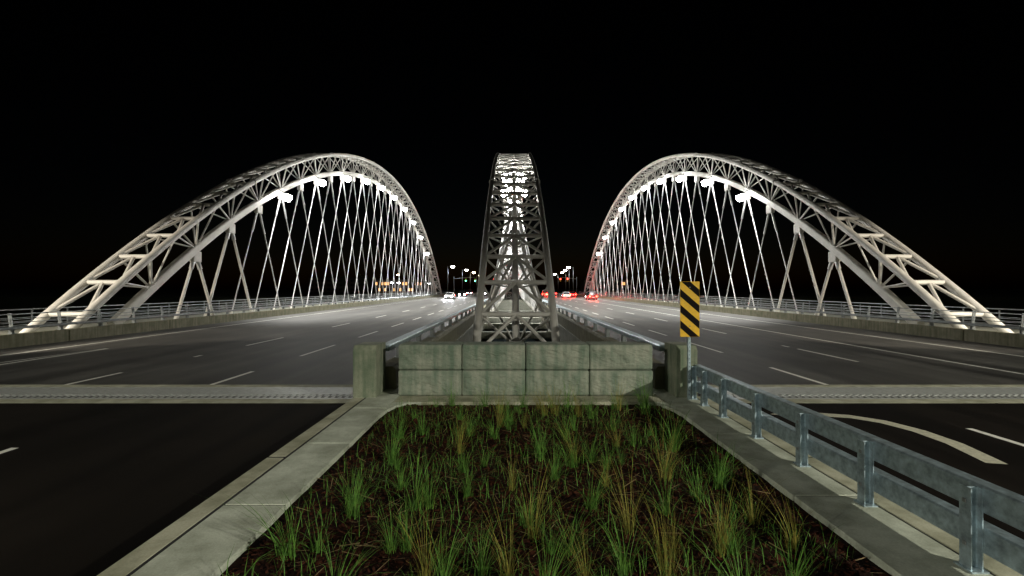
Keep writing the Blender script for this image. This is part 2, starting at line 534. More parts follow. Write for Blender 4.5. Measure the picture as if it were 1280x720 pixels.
# ------------------------------------------------------------------ ornamental grass
def clump_mesh(seed, blades, hmin, hmax, spread, m, width=.0045):
    rnd = random.Random(seed)
    v = []; f = []
    lean = Vector((rnd.gauss(0, .16), rnd.gauss(0, .14), 0))
    for _ in range(blades):
        a = rnd.uniform(0, 2 * math.pi)
        base = Vector((math.cos(a), math.sin(a), 0)) * rnd.uniform(0, .07)
        h = rnd.uniform(hmin, hmax)
        out = Vector((math.cos(a), math.sin(a), 0)) * abs(rnd.gauss(.45, .45)) * spread * h + lean * h
        droop = rnd.uniform(.0, .7) * h * (out.length / max(h, .01))
        side = Vector((-math.sin(a + rnd.gauss(0, .6)), math.cos(a), 0)).normalized()
        w = width * rnd.uniform(.6, 1.4)
        b = len(v); S = 5
        for i in range(S + 1):
            t = i / S
            p = base + out * (t ** 1.7) + Vector((0, 0, h * t - droop * t ** 3))
            ww = w * (1 - t) ** .6
            if i < S:
                v.append(tuple(p + side * ww)); v.append(tuple(p - side * ww))
            else:
                v.append(tuple(p))
        for i in range(S - 1):
            f.append((b + 2 * i, b + 2 * i + 1, b + 2 * i + 3, b + 2 * i + 2))
        f.append((b + 2 * S - 2, b + 2 * S - 1, b + 2 * S))
    me = mesh_from(v, f)
    me.materials.append(m)
    return me
green = [clump_mesh(20 + i, 64, .08, .66, 1.0, M['grass'], .0027) for i in range(8)]
dry = [clump_mesh(60 + i, 48, .15, .85, .85, M['grass_dry'], .0023) for i in range(6)]
low = [clump_mesh(90 + i, 40, .1, .36, 1.3, M['grass'], .0035) for i in range(4)]

spots_green = [(-1.78, 9.2), (-1.35, 9.3), (-.65, 9.35), (.1, 9.3), (.9, 9.25), (1.6, 9.1), (-1.55, 7.6), (-.95, 7.2), (-.1, 7.9), (.7, 7.5), (1.5, 7.7),
               (-1.6, 6.0), (-.55, 6.2), (.25, 6.4), (1.15, 6.1), (1.95, 6.6), (-1.85, 5.0), (-1.2, 4.9), (-.75, 5.1), (.55, 5.0), (1.3, 4.8), (2.1, 5.3),
               (-1.3, 4.1), (-.5, 3.9), (.25, 4.1), (.8, 3.85), (1.55, 4.0), (-.9, 3.4), (-1.55, 3.5), (.05, 3.35), (1.1, 3.3), (1.9, 3.5), (-.45, 3.0), (.6, 3.0)]
spots_dry = [(1.05, 8.5), (.35, 8.6), (1.35, 6.9), (.9, 5.5), (1.55, 5.6), (.95, 4.4), (1.2, 3.9), (1.75, 4.3), (-1.0, 6.6), (-.25, 5.5), (2.0, 4.7), (1.6, 3.3), (2.2, 4.1)]
spots_low = [(-1.95, 8.4), (-.4, 8.8), (.55, 9.0), (2.1, 8.7), (-1.2, 8.3), (-.5, 7.3), (1.9, 7.4), (.35, 5.7), (-1.35, 5.5), (-.1, 4.7), (-2.0, 4.2), (1.75, 4.95), (.45, 3.6), (-.2, 3.4), (-1.2, 3.0), (1.4, 3.0)]
rg = random.Random(11)
for _ in range(26):
    y = rg.uniform(3.0, 9.2); spots_green.append((rg.uniform(-min(2.1, .55 * y), min(2.4, .6 * y)), y))
for _ in range(14):
    y = rg.uniform(3.0, 9.0); spots_dry.append((rg.uniform(-1.0, min(2.5, .6 * y)), y))
for lst, meshes, nm, lab, grp, s0, s1 in (
        (spots_green, green, 'grass_clump', 'green arching ornamental grass clump planted in the bark mulch', 'green grass clumps in the median bed', .8, 1.25),
        (spots_dry, dry, 'dry_grass_clump', 'yellowed dry ornamental grass clump with upright seed stalks', 'yellowed grass clumps in the median bed', .8, 1.2),
        (spots_low, low, 'low_grass_tuft', 'short spreading green grass tuft low in the bark mulch', 'short grass tufts in the median bed', .8, 1.3)):
    for i, (x, y) in enumerate(lst):
        x += rg.uniform(-.12, .12); y += rg.uniform(-.12, .12)
        o = link(nm, meshes[i % len(meshes)])
        s = rg.uniform(s0 * .6, s1)
        o.matrix_basis = Matrix.Translation((x, y, bed_z(x, y) - .01)) @ Matrix.Rotation(rg.uniform(0, 6.28), 4, 'Z') @ Matrix.Diagonal((s, s, s * rg.uniform(.85, 1.1), 1))
        tag(o, lab, 'grass', grp)

# thin volunteer blades between the clumps
rnd = random.Random(77); v = []; f = []
for _ in range(5200):
    x = rnd.uniform(-2.4, 2.7); y = 2.4 + rnd.random() ** 1.2 * 7.0
    if noise.noise(Vector((x * 1.3, y * 1.3, 9))) < rnd.uniform(-.4, .25): continue
    h = rnd.uniform(.06, .34); a = rnd.uniform(0, 6.28); w = rnd.uniform(.0015, .0035)
    o_ = Vector((math.cos(a), math.sin(a), 0)) * h * rnd.uniform(.2, 1.1)
    sd = Vector((-math.sin(a), math.cos(a), 0)) * w
    p = Vector((x, y, bed_z(x, y))); b = len(v)
    q1 = p + o_ * .3 + Vector((0, 0, h * .6)); q2 = p + o_ + Vector((0, 0, h * rnd.uniform(.6, 1)))
    v += [tuple(p + sd), tuple(p - sd), tuple(q1 + sd * .8), tuple(q1 - sd * .8), tuple(q2)]
    f += [(b, b + 1, b + 3, b + 2), (b + 2, b + 3, b + 4)]
o = link('thin_grass', mesh_from(v, f), None, M['grass']); o['kind'] = 'stuff'
tag(o, 'thin loose grass blades growing through the bark mulch', 'grass')

# ================================================================== MEDIAN WALLS
wall = thing('block_wall', 'low wall of eight large green stained concrete blocks across the median', 'wall', (.08, 10.0, .15))
def rough_block(seed):
    W, D_, H_ = 1.318, .62, .528
    bm = bmesh.new()
    bmesh.ops.create_cube(bm, size=1)
    for q in bm.verts: q.co = Vector((q.co.x * W, q.co.y * D_, q.co.z * H_))
    bmesh.ops.bevel(bm, geom=bm.edges[:], offset=.035, segments=2, affect='EDGES', profile=.5)
    front = [e for e in bm.edges if abs(e.verts[0].co.y - e.verts[1].co.y) < .05 and e.verts[0].co.y < -.2]
    bmesh.ops.subdivide_edges(bm, edges=front, cuts=18, use_grid_fill=True)
    for q in bm.verts:
        if q.co.y < -.2:
            k = Vector((q.co.x * 3.0 + seed * 7, q.co.z * 3.0, seed))
            e = min(1, (W / 2 - abs(q.co.x)) / .1) * min(1, (H_ / 2 - abs(q.co.z)) / .1)
            q.co.y -= max(0, e) * (.026 + .03 * noise.noise(k) + .018 * noise.noise(k * 3.1) + .012 * noise.noise(k * 8)) 
    me = bpy.data.meshes.new('block'); bm.to_mesh(me); bm.free()
    me.materials.append(M['concrete_green'])
    return me
for r_ in range(2):
    for c_ in range(4):
        o = link('block', rough_block(r_ * 4 + c_), wall)
        o.matrix_basis = Matrix.Translation((-2.57 + .664 + c_ * 1.328 + random.uniform(-.006, .006), 10.29 + random.uniform(-.012, .012), .155 + .266 + r_ * .536)) \
            @ Matrix.Rotation(R(random.uniform(-.5, .5)), 4, 'Z')

def median_parapet(s):
    a, b = (-3.47, -2.99) if s < 0 else (3.17, 3.61)
    lab = ('concrete median parapet with end pillar and steel rail, standing free of the guardrail' if s < 0
           else 'concrete median parapet with end pillar and steel rail, joined to the guardrail')
    t = thing('median_parapet', lab, 'parapet', ((a + b) / 2, 9.85, .1))
    # end pillar with chamfered top
    poly = [(9.85, .03), (9.85, 1.12), (9.92, 1.22), (10.62, 1.21), (10.62, .03)]
    me = prism_x(poly, a, b)
    bm = bmesh.new(); bm.from_mesh(me)
    bmesh.ops.bevel(bm, geom=bm.edges[:], offset=.018, segments=2, affect='EDGES', profile=.5)
    bm.to_mesh(me); bm.free()
    link('end_pillar', me, t, M['pillar'])
    xa, xb = (-3.29, -2.78) if s < 0 else (2.98, 3.41)
    y = 10.66; L = 6.0
    while y < 150:
        y2 = min(y + L, 151.5)
        # wall panel with a sloping top ledge
        xi, xo = (xb, xa) if s < 0 else (xa, xb)
        me = bpy.data.meshes.new('panel')
        prof = [(xo, .0), (xo, .60), (xo + (xi - xo) * .25, .66), (xi + (xo - xi) * .15, .66), (xi, .58), (xi, -1.28)]
        n = 6
        v = [(x, y + .008, z) for x, z in prof] + [(x, y2 - .008, z) for x, z in prof]
        f = [(i, (i + 1) % n, n + (i + 1) % n, n + i) for i in range(n)] + [tuple(range(n)), tuple(range(n, 2 * n))]
        me.from_pydata(v, [], f)
        bm = bmesh.new(); bm.from_mesh(me); bmesh.ops.recalc_face_normals(bm, faces=bm.faces[:]); bm.to_mesh(me); bm.free()
        link('wall_panel', me, t, M['concrete'])
        y = y2
    xm = (xa + xb) / 2
    for i in range(55):
        y = 12.1 + i * 2.5
        o = box('rail_post', (xm - .06, y - .11, .662), (xm + .06, y + .11, 1.0), M['rail'], t, .01)
        box('base_plate', (xm - .1, y - .15, .661), (xm + .1, y + .15, .685), M['rail'], o)
    box('top_rail', (xm - .13, 10.63, 1.0), (xm + .13, 151, 1.13), M['galv'], t, .02)
    return t
median_parapet(-1)
median_parapet(1)

# ------------------------------------------------------------------ guardrail by the bed
gr = thing('guardrail', 'galvanised two-rail steel guardrail on channel posts beside the planting bed', 'guardrail', (3.5, 6, .15))
def hpost():
    bm = bmesh.new()
    for (x0, x1, y0, y1) in ((-.05, .05, -.05, -.04), (-.05, .05, .04, .05), (-.005, .005, -.04, .04)):
        g = bmesh.ops.create_cube(bm, size=1)
        for q in g['verts']:
            q.co = Vector(((x0 + x1) / 2 + q.co.x * (x1 - x0), (y0 + y1) / 2 + q.co.y * (y1 - y0), .33 + q.co.z * .66))
    # turn: flanges face the bed
    bmesh.ops.rotate(bm, verts=bm.verts[:], cent=(0, 0, 0), matrix=Matrix.Rotation(R(90), 3, 'Z'))
    g = bmesh.ops.create_cube(bm, size=1)
    for q in g['verts']:
        q.co = Vector((q.co.x * .14, q.co.y * .16, .008 + q.co.z * .016))
    me = bpy.data.meshes.new('hpost'); bm.to_mesh(me); bm.free(); me.materials.append(M['galv'])
    return me
hp = hpost()
bolt = box_mesh(.012, .035, .035, M['rail_bright'], .004)
for y in (-.6, .6, 1.7, 2.7, 3.85, 5.0, 6.1, 7.23, 8.38, 9.2, 9.75):
    o = link('post', hp, gr); o.matrix_basis = Matrix.Translation((3.483, y, .15))
    for z in (.36, .70):
        q = link('bolt', bolt, o)
        q.matrix_parent_inverse = Matrix.Identity(4)
        q.matrix_basis = Matrix.Translation((-.056, 0, z - .15))
for z0, z1 in ((.30, .50), (.62, .83)):
    # a hollow rail: shallow channel with rounded lips
    prof = [(3.535, z0), (3.535, z1 - .015), (3.55, z1), (3.66, z1), (3.675, z1 - .015), (3.675, z0 + .015), (3.66, z0), (3.545, z0)]
    for (y0, y1) in ((-2.0, 2.9), (2.902, 7.0), (7.002, 9.84)):
        v = [(x, y0, z) for x, z in prof] + [(x, y1, z) for x, z in prof]; n = len(prof)
        f = [(i, (i + 1) % n, n + (i + 1) % n, n + i) for i in range(n)] + [tuple(range(n)), tuple(range(n, 2 * n))]
        me = mesh_from(v, f)
        bm = bmesh.new(); bm.from_mesh(me); bmesh.ops.recalc_face_normals(bm, faces=bm.faces[:]); bm.to_mesh(me); bm.free()
        link('rail', me, gr, M['galv'])

# ------------------------------------------------------------------ hazard marker
sg = thing('hazard_marker', 'black and yellow diagonal striped hazard marker on a post beside the pillar', 'sign', (3.36, 9.67, .15))
sx0, sx1, sz0, sz1, sy = 3.17, 3.56, 1.42, 2.53, 9.62
box('post', (3.335, 9.64, .15), (3.395, 9.70, 1.55), M['galv'], sg, .006)
for k in range(15):
    box('post_hole', (3.358, 9.636, .25 + k * .08), (3.372, 9.6395, .264 + k * .08), M['dark'], sg)
pl = box('panel', (sx0, sy, sz0), (sx1, sy + .012, sz1), M['yellow'], sg, .004)
per = .316; wv = .155
def clip_poly(poly, axis, lim, sign):
    out = []
    for i in range(len(poly)):
        a = poly[i]; b = poly[(i + 1) % len(poly)]
        ina = sign * (a[axis] - lim) <= 0; inb = sign * (b[axis] - lim) <= 0
        if ina: out.append(a)
        if ina != inb:
            t = (lim - a[axis]) / (b[axis] - a[axis])
            out.append((a[0] + (b[0] - a[0]) * t, a[1] + (b[1] - a[1]) * t))
    return out
for k in range(-1, 5):
    zl = sz1 - .143 - k * per
    poly = [(sx0, zl), (sx0, zl - wv), (sx1, zl - wv - .34), (sx1, zl - .34)]
    for ax, lim, sg_ in ((1, sz1 - .004, 1), (1, sz0 + .004, -1), (0, sx0 + .004, -1), (0, sx1 - .004, 1)):
        poly = clip_poly(poly, ax, lim, sg_)
        if len(poly) < 3: break
    if len(poly) >= 3:
        link('stripe', mesh_from([(x, sy - .002, z) for x, z in poly], [tuple(range(len(poly)))]), pl, M['black'])
for z in (1.62, 2.40):
    box('bolt', (3.35, sy - .012, z), (3.375, sy - .001, z + .025), M['rail_bright'], pl, .004)

# ================================================================== OUTER PARAPETS
post_me = None
def outer_post():
    bm = bmesh.new()
    def bx(x0, x1, y0, y1, z0, z1, tilt=0):
        g = bmesh.ops.create_cube(bm, size=1)
        for q in g['verts']:
            q.co = Vector(((x0 + x1) / 2 + q.co.x * (x1 - x0), (y0 + y1) / 2 + q.co.y * (y1 - y0), (z0 + z1) / 2 + q.co.z * (z1 - z0)))
        if tilt:
            bmesh.ops.rotate(bm, verts=g['verts'], cent=((x0 + x1) / 2, 0, z0), matrix=Matrix.Rotation(tilt, 3, 'Y'))
    bx(-.1, .1, -.12, .12, 0, .02)
    bx(-.07, .07, -.05, -.03, .02, .30); bx(-.07, .07, .03, .05, .02, .30)
    bx(-.03, .03, -.055, -.035, .26, .84, R(-8)); bx(-.03, .03, .035, .055, .26, .84, R(-8))
    me = bpy.data.meshes.new('outer_post'); bm.to_mesh(me); bm.free(); me.materials.append(M['rail'])
    return me
post_me = outer_post()
for s in (-1, 1):
    side = 'away from the guardrail' if s < 0 else 'on the guardrail side'
    t = thing('bridge_parapet', f'long concrete kerb parapet with steel rail and cables by the carriageway, {side}', 'parapet', (s * 20.42, 12, 0))
    y = 9.0
    while y < 150:
        a, b = sorted((s * 20.3, s * 20.55))
        box('concrete_panel', (a, y + .012, -.02), (b, y + 6.4 - .012, .54), M['concrete'], t, .02)
        y += 6.4
    for i in range(66):
        o = link('rail_post', post_me, t)
        o.matrix_basis = Matrix.Translation((s * 20.43, 11.0 + 2.1 * i, .54)) @ Matrix.Rotation(0 if s < 0 else math.pi, 4, 'Z')
    a, b = sorted((s * 20.36, s * 20.50))
    box('guard_rail', (a, 9, .72), (b, 150, .83), M['rail'], t, .015)
    for z, dx in ((.98, .02), (1.12, .04), (1.33, .07)):
        bar('cable', (s * (20.43 + dx), 9, z), (s * (20.43 + dx), 150, z), .016 if z < 1.3 else .024, M['rail_bright'], t, 8)
    t = thing('pedestrian_railing', f'steel pedestrian railing along the outer footpath edge, {side}', 'railing', (s * 26.5, 12, .16))
    for i in range(67):
        y = 9.5 + 2.1 * i
        box('post', (s * 26.5 - .035, y - .02, .16), (s * 26.5 + .035, y + .02, 1.22), M['rail'], t)
    for z, r_ in ((1.25, .04), (1.02, .018), (.82, .018), (.62, .018), (.42, .018)):
        bar('rail', (s * 26.5, 9, z), (s * 26.5, 150, z), r_, M['rail_bright'], t, 8)

# ================================================================== ARCHES
YC = 81.2; P = 2.07; DEPTH = 2.2
def ztop(u): return 21.45 - .005372 * u * u - 2.02e-7 * u ** 4
def slope(u): return -2 * .005372 * u - 4 * 2.02e-7 * u ** 3
def low_pt(u):
    s_ = slope(u); n_ = math.sqrt(1 + s_ * s_)
    return YC + u + DEPTH * s_ / n_, ztop(u) - DEPTH / n_

def flood(loc, sgn, label, group, watts, reach):
    """Floodlight: bracket arm, housing, glowing lens and its lamp. sgn = towards which side it shines."""
    x, y, z = loc
    t = thing('floodlight', label, 'floodlight', loc, group)
    bar('bracket', (x - sgn * reach, y, z + .85), (x, y, z + .32), .05, M['fixture'], t, 8)
    for dy in (-.30, .30):
        o = box('housing', (x - .24, y + dy - .27, z + .10), (x + .24, y + dy + .27, z + .32), M['fixture'], t, .05)
        bm = bmesh.new()
        bmesh.ops.create_uvsphere(bm, u_segments=16, v_segments=10, radius=1)
        for q in bm.verts:
            q.co = Vector((x + q.co.x * .36, y + dy + q.co.y * .34, z + .10 + min(q.co.z, .2) * .44))
        me = bpy.data.meshes.new('lens'); bm.to_mesh(me); bm.free()
        me.polygons.foreach_set('use_smooth', [True] * len(me.polygons))
        ln = link('lens', me, None, M['flood'] if reach > .9 else M['flood_centre'])
        ln.parent = o; ln.matrix_parent_inverse = o.matrix_basis.inverted()
    bulb('SPOT', 'floodlight_bulb', (x + sgn * .1, y, z - .48), watts, (1.0, .985, .93), t, .15, R(108), .8, (sgn * .3, 0, -1))
    return t

def arch(xc, w, kind):
    lab = {'l': 'tall white tubular steel truss arch along the carriageway edge away from the guardrail',
           'r': 'tall white tubular steel truss arch along the carriageway edge on the guardrail side',
           'c': 'wide white tubular steel truss arch rising between the carriageways behind the block wall'}[kind]
    t = thing('truss_arch', lab, 'arch', (xc, YC, 0))
    uend = 63.0 if kind == 'c' else 59.3
    st = M['steel']
    us = [-uend + 2 * uend * k / 90 for k in range(91)]
    for sd in (-1, 1):
        tube('top_chord', [(xc + sd * w / 2, YC + u, ztop(u)) for u in us], .20 if kind != 'c' else .19, st, t, 18)
        for i in (-21, -13, -5, 5, 13, 21):
            u = i * P + .5; c = Vector((xc + sd * w / 2, YC + u, ztop(u))); d_ = Vector((0, 1, slope(u))).normalized()
            bar('flange', c - d_ * .06, c + d_ * .06, .255, st, t, 18)
    lo = [low_pt(u) for u in us]
    zmin = -2.4 if kind == 'c' else -.1
    lo = [p for p in lo if p[1] > zmin]
    hw = .21 if kind != 'c' else .20
    prof = [(-hw, -.2), (-hw + .06, -.26), (hw - .06, -.26), (hw, -.2), (hw, .2), (hw - .06, .26), (-hw + .06, .26), (-hw, .2)]
    link('lower_chord', sweep([(xc, y, z) for y, z in lo], prof), t, st)
    imax = 30 if kind == 'c' else 28
    def tp(i, sd): u = i * P; return (xc + sd * w / 2, YC + u, ztop(u))
    def mid(i): u = i * P; return (xc, YC + u, ztop(u))
    def lp(i): y, z = low_pt(i * P); return (xc, y, z)
    for i in range(-imax, imax + 1):
        bar('crossbar', tp(i, -1), tp(i, 1), .125, st, t)
        if i < 0:
            for sd in (-1, 1):
                if i - 1 >= -imax: bar('brace', mid(i), tp(i - 1, sd), .085, st, t, 10)
        elif i > 0:
            for sd in (-1, 1):
                if i + 1 <= imax: bar('brace', mid(i), tp(i + 1, sd), .085, st, t, 10)
        else:
            for sd in (-1, 1):
                bar('brace', mid(0), tp(1, sd), .085, st, t, 10); bar('brace', mid(0), tp(-1, sd), .085, st, t, 10)
        for sd in (-1, 1):
            if i % 2 == 0:
                if lp(i)[2] > zmin: bar('web_post', lp(i), tp(i, sd), .065, st, t, 10)
            else:
                for j in (i - 1, i + 1):
                    if abs(j) <= imax and lp(j)[2] > zmin: bar('web_diagonal', tp(i, sd), lp(j), .052, st, t, 10)
    # hangers from every second station
    for i in range(-24, 25, 2):
        x, y, z = lp(i)
        br = box('hanger_bracket', (x - hw * .8, y - .42, z - .95), (x + hw * .8, y + .42, z - .2), st, t, .05)
        ztops = z - .85
        zb = .2 if kind != 'c' else -.4
        thick = abs(i) >= 22
        for d in (-1, 1):
            for sd in ((0,) if kind != 'c' else (-1, 1)):
                h = ztops - zb
                p0 = Vector((x + sd * .25, y + d * .22, ztops))
                p1 = Vector((x + sd * 2.45, y + d * (.22 + .44 * h), zb))
                hg = bar('hanger', p0, p1, (.10 if kind != 'c' else .085) if thick else .048, M['hanger'] if not thick else st, t, 8)
                dv = (p1 - p0).normalized()
                sl = bar('sleeve', p0 - dv * .1, p0 + dv * (1.9 if not thick else .6), .085 if not thick else .14, M['hanger'], None, 10)
                sl.parent = hg; sl.matrix_parent_inverse = hg.matrix_basis.inverted()
                cl = bar('clevis', p1 - dv * .5, p1, .075 if not thick else .14, st, None, 8)
                cl.parent = hg; cl.matrix_parent_inverse = hg.matrix_basis.inverted()
    # feet: flange collars where the chords meet the deck
    if kind != 'c':
        for sd in (-1, 1):
            for e in (-1, 1):
                box('base_block', (xc + sd * w / 2 - .3, YC + e * 58.8 - .5, .1), (xc + sd * w / 2 + .3, YC + e * 58.8 + .5, .22), M['concrete'], t, .02)
    # floodlights hung under the lower chord
    for i in (-18, -14, -10, -6, -2, 2, 6, 10, 14, 18):
        x, y, z = lp(i)
        if kind == 'l':
            flood((x + .95, y - .95, z - .9), 1, 'bright white floodlight under the truss arch away from the guardrail', 'floodlights on the arch away from the guardrail', FLOOD_W, .95)
        elif kind == 'r':
            flood((x - .95, y - .95, z - .9), -1, 'bright white floodlight under the truss arch on the guardrail side', 'floodlights on the arch on the guardrail side', FLOOD_W, .95)
        else:
            for sd in (-1, 1):
                flood((x + sd * .85, y - .95, z - .55), sd, 'bright white floodlight inside the wide centre truss arch', 'floodlights in the centre arch', CENTRE_W, .85)
    return t
arch(-21.75, 1.9, 'l')
arch(21.75, 1.9, 'r')
arch(0.0, 3.6, 'c')

# ================================================================== STREET LAMPS
def street_lamp(x, y, h, sgn, label, cat_group, watts, warm=True, heads=1, lens=.5, z0=-.1, aim=(0, 0, -1), cone=162, col=None):
    t = thing('street_lamp', label, 'street lamp', (x, y, z0), cat_group)
    tube('pole', [(x, y, z0), (x, y, h * .5), (x, y, h)], .09, M['pole'], t, 10)
    box('base_plate', (x - .2, y - .2, z0), (x + .2, y + .2, z0 + .06), M['pole'], t)
    col = col or ((1.0, .82, .60) if warm else (.94, .97, 1.0))
    for k in range(heads):
        g = sgn if k == 0 else -sgn
        tube('arm', [(x, y, h - .25), (x + g * .7, y, h - .02), (x + g * 1.5, y, h + .05)], .05, M['pole'], t, 8)
        hd = box('lamp_head', (x + g * 1.75 - .42, y - .17, h - .0), (x + g * 1.75 + .42, y + .17, h + .16), M['fixture'], t, .04)
        bm = bmesh.new(); bmesh.ops.create_uvsphere(bm, u_segments=12, v_segments=6, radius=1)
        for q in bm.verts:
            q.co = Vector((x + g * 1.75 + q.co.x * lens * .7, y + q.co.y * lens * .45, h + min(q.co.z, .1) * lens * .5))
        me = bpy.data.meshes.new('lens'); bm.to_mesh(me); bm.free()
        ln = link('lens', me, None, M['lamp_warm'] if warm else M['lamp_white'])
        ln.parent = hd; ln.matrix_parent_inverse = hd.matrix_basis.inverted()
        if watts > 0:
            bulb('SPOT', 'lamp_bulb', (x + g * 1.75, y, h - lens * .5 - .25), watts, col, t, .18, R(cone), .35, aim)
    return t
# unseen spots added to light arch feet; then street lamps for pillars and pavement
street_lamp(-31.0, 9.0, 9.0, 1, 'unseen pole spotlight added to light the foot of the truss arch away from the guardrail', 'street lamps at the bridge approach', STREET_W * 2.2, aim=(8, 15, -7.5), cone=48, col=(1.0, .90, .74))
street_lamp(31.0, 9.0, 9.0, -1, 'unseen pole spotlight added to light the foot of the truss arch on the guardrail side', 'street lamps at the bridge approach', STREET_W * 2.2, aim=(-8, 15, -7.5), cone=48, col=(1.0, .90, .74))
street_lamp(-26.0, -14.0, 10.5, 1, 'tall street lamp on the approach footpath, well before the bridge, away from the guardrail', 'street lamps at the bridge approach', STREET_W * 2.4, cone=172, col=(1.0, .97, .82))
street_lamp(26.0, -14.0, 10.5, -1, 'tall street lamp on the approach footpath, well before the bridge, on the guardrail side', 'street lamps at the bridge approach', STREET_W * 5.2, cone=172, col=(1.0, .97, .82))
far_l = [(-22.8, 169, False), (-20.9, 200, False), (-20.4, 232, True), (-21.5, 290, True)]
far_r = [(22.0, 174, False), (24.0, 203, False), (25.8, 232, True), (25.0, 262, False)]
for x, y, wm in far_l:
    street_lamp(x, y, 10.0, 1, 'lit street lamp beyond the bridge end, across from the guardrail side', 'far street lamps across from the guardrail side', 900, wm, 1, 1.0)
for x, y, wm in far_r:
    street_lamp(x, y, 10.0, -1, 'lit street lamp beyond the bridge end on the guardrail side', 'far street lamps on the guardrail side', 900, wm, 1, 1.0)
street_lamp(-58.0, 236, 9.0, 1, 'warm lit street lamp seen through the arch hangers', 'lamps seen through the hangers', 500, True, 1, 1.0)
street_lamp(-60.0, 246, 5.2, 1, 'low white lit lamp seen through the arch hangers', None, 500, False, 2, 1.1)
street_lamp(-40.0, 220, 4.6, 1, 'low white lit lamp by the far foot of the truss arch', None, 500, False, 1, .9)

# ------------------------------------------------------------------ traffic signals beyond the bridge
def signal(x, y, reach, lit, label):
    t = thing('traffic_signal', label, 'traffic light', (x, y, -.1))
    tube('pole', [(x, y, -.1), (x, y, 3), (x, y, 6.4)], .11, M['pole'], t, 10)
    tube('mast_arm', [(x, y, 5.6), (x + reach * .5, y, 6.0), (x + reach, y, 6.2)], .07, M['pole'], t, 8)
    for fr in (.55, .98):
        xx = x + reach * fr; zz = 5.25
        hd = box('signal_head', (xx - .2, y - .15, zz - .55), (xx + .2, y + .1, zz + .6), M['yellow'], t, .03)
        for k, nm in enumerate(('red', 'amber', 'green')):
            zc = zz + .38 - k * .36
            mm = {'red': M['red_lens'], 'green': M['green_lens']}[nm] if nm == lit else M['signal_off']
            bm = bmesh.new(); bmesh.ops.create_uvsphere(bm, u_segments=10, v_segments=6, radius=.2 if nm == lit else .14)
            for q in bm.verts: q.co = Vector((xx + q.co.x, y - .16 + q.co.y * .4, zc + q.co.z))
            me = bpy.data.meshes.new('lens'); bm.to_mesh(me); bm.free()
            ln = link('lens', me, None, mm); ln.parent = hd; ln.matrix_parent_inverse = hd.matrix_basis.inverted()
    return t
signal(-20.5, 168, 7.5, 'green', 'traffic light mast showing green beyond the far end of the bridge')
signal(-3.0, 176, -7.0, 'red', 'traffic light mast showing red in the middle beyond the centre arch')
signal(23.0, 172, -6.0, 'red', 'traffic light mast showing red beyond the bridge on the guardrail side')

# ------------------------------------------------------------------ far buildings and trees
def building(x, y, w, d, h, rows, cols, label, lit):
    t = thing('building', label, 'building', (x, y, -.3))
    box('wall', (x - w / 2, y, -.3), (x + w / 2, y + d, h), M['facade'], t)
    box('roof', (x - w / 2 - .3, y - .3, h), (x + w / 2 + .3, y + d + .3, h + .5), M['roof'], t)
    rnd = random.Random(int(abs(x)))
    for r_ in range(rows):
        for c_ in range(cols):
            xx = x - w / 2 + w * (c_ + .5) / cols; zz = h * (r_ + .45) / rows
            on = rnd.random() < lit
            o = box('window', (xx - w / cols * .3, y - .06, zz - h / rows * .22), (xx + w / cols * .3, y - .01, zz + h / rows * .25), M['window_lit'] if on else M['carglass'], t)
building(-62, 262, 26, 18, 6.5, 2, 16, 'low building with orange lit windows beyond the arch hangers', .45)
building(-120, 330, 40, 20, 9, 3, 10, 'dark three storey building far across the river', .08)
building(60, 300, 30, 18, 7, 2, 8, 'low dark building beyond the bridge on the guardrail side', .15)

def tree(x, y, h, label, seed):
    rnd = random.Random(seed)
    t = thing('tree', label, 'tree', (x, y, -.4), 'dark trees beyond the bridge')
    tube('trunk', [(x, y, -.4), (x + .1, y, h * .3), (x, y, h * .6)], .18, M['bark'], t, 8)
    v = []; f = []
    for _ in range(900):
        while True:
            p = Vector((rnd.uniform(-1, 1), rnd.uniform(-1, 1), rnd.uniform(-1, 1)))
            if p.length < 1 and noise.noise(p * 2.2 + Vector((seed, 0, 0))) > -.12: break
        c = Vector((x + p.x * h * .34, y + p.y * h * .34, h * .62 + p.z * h * .38))
        a = rnd.uniform(0, 6.28); s_ = rnd.uniform(.15, .34)
        d1 = Vector((math.cos(a), math.sin(a), rnd.uniform(-.6, .6))) * s_; d2 = Vector((-math.sin(a), math.cos(a), rnd.uniform(-.8, .8))) * s_ * .6
        b = len(v); v += [tuple(c - d1), tuple(c + d2), tuple(c + d1), tuple(c - d2)]; f.append((b, b + 1, b + 2, b + 3))
    link('crown', mesh_from(v, f), t, M['leaf'])
for i, (x, y, h) in enumerate([(-30, 185, 7), (-36, 200, 9), (-44, 215, 8), (-75, 240, 10), (-88, 250, 9), (31, 190, 8), (38, 215, 9), (47, 230, 8), (80, 250, 10)]):
    tree(x, y, h, 'dark leafy tree standing beyond the far end of the bridge', 40 + i)

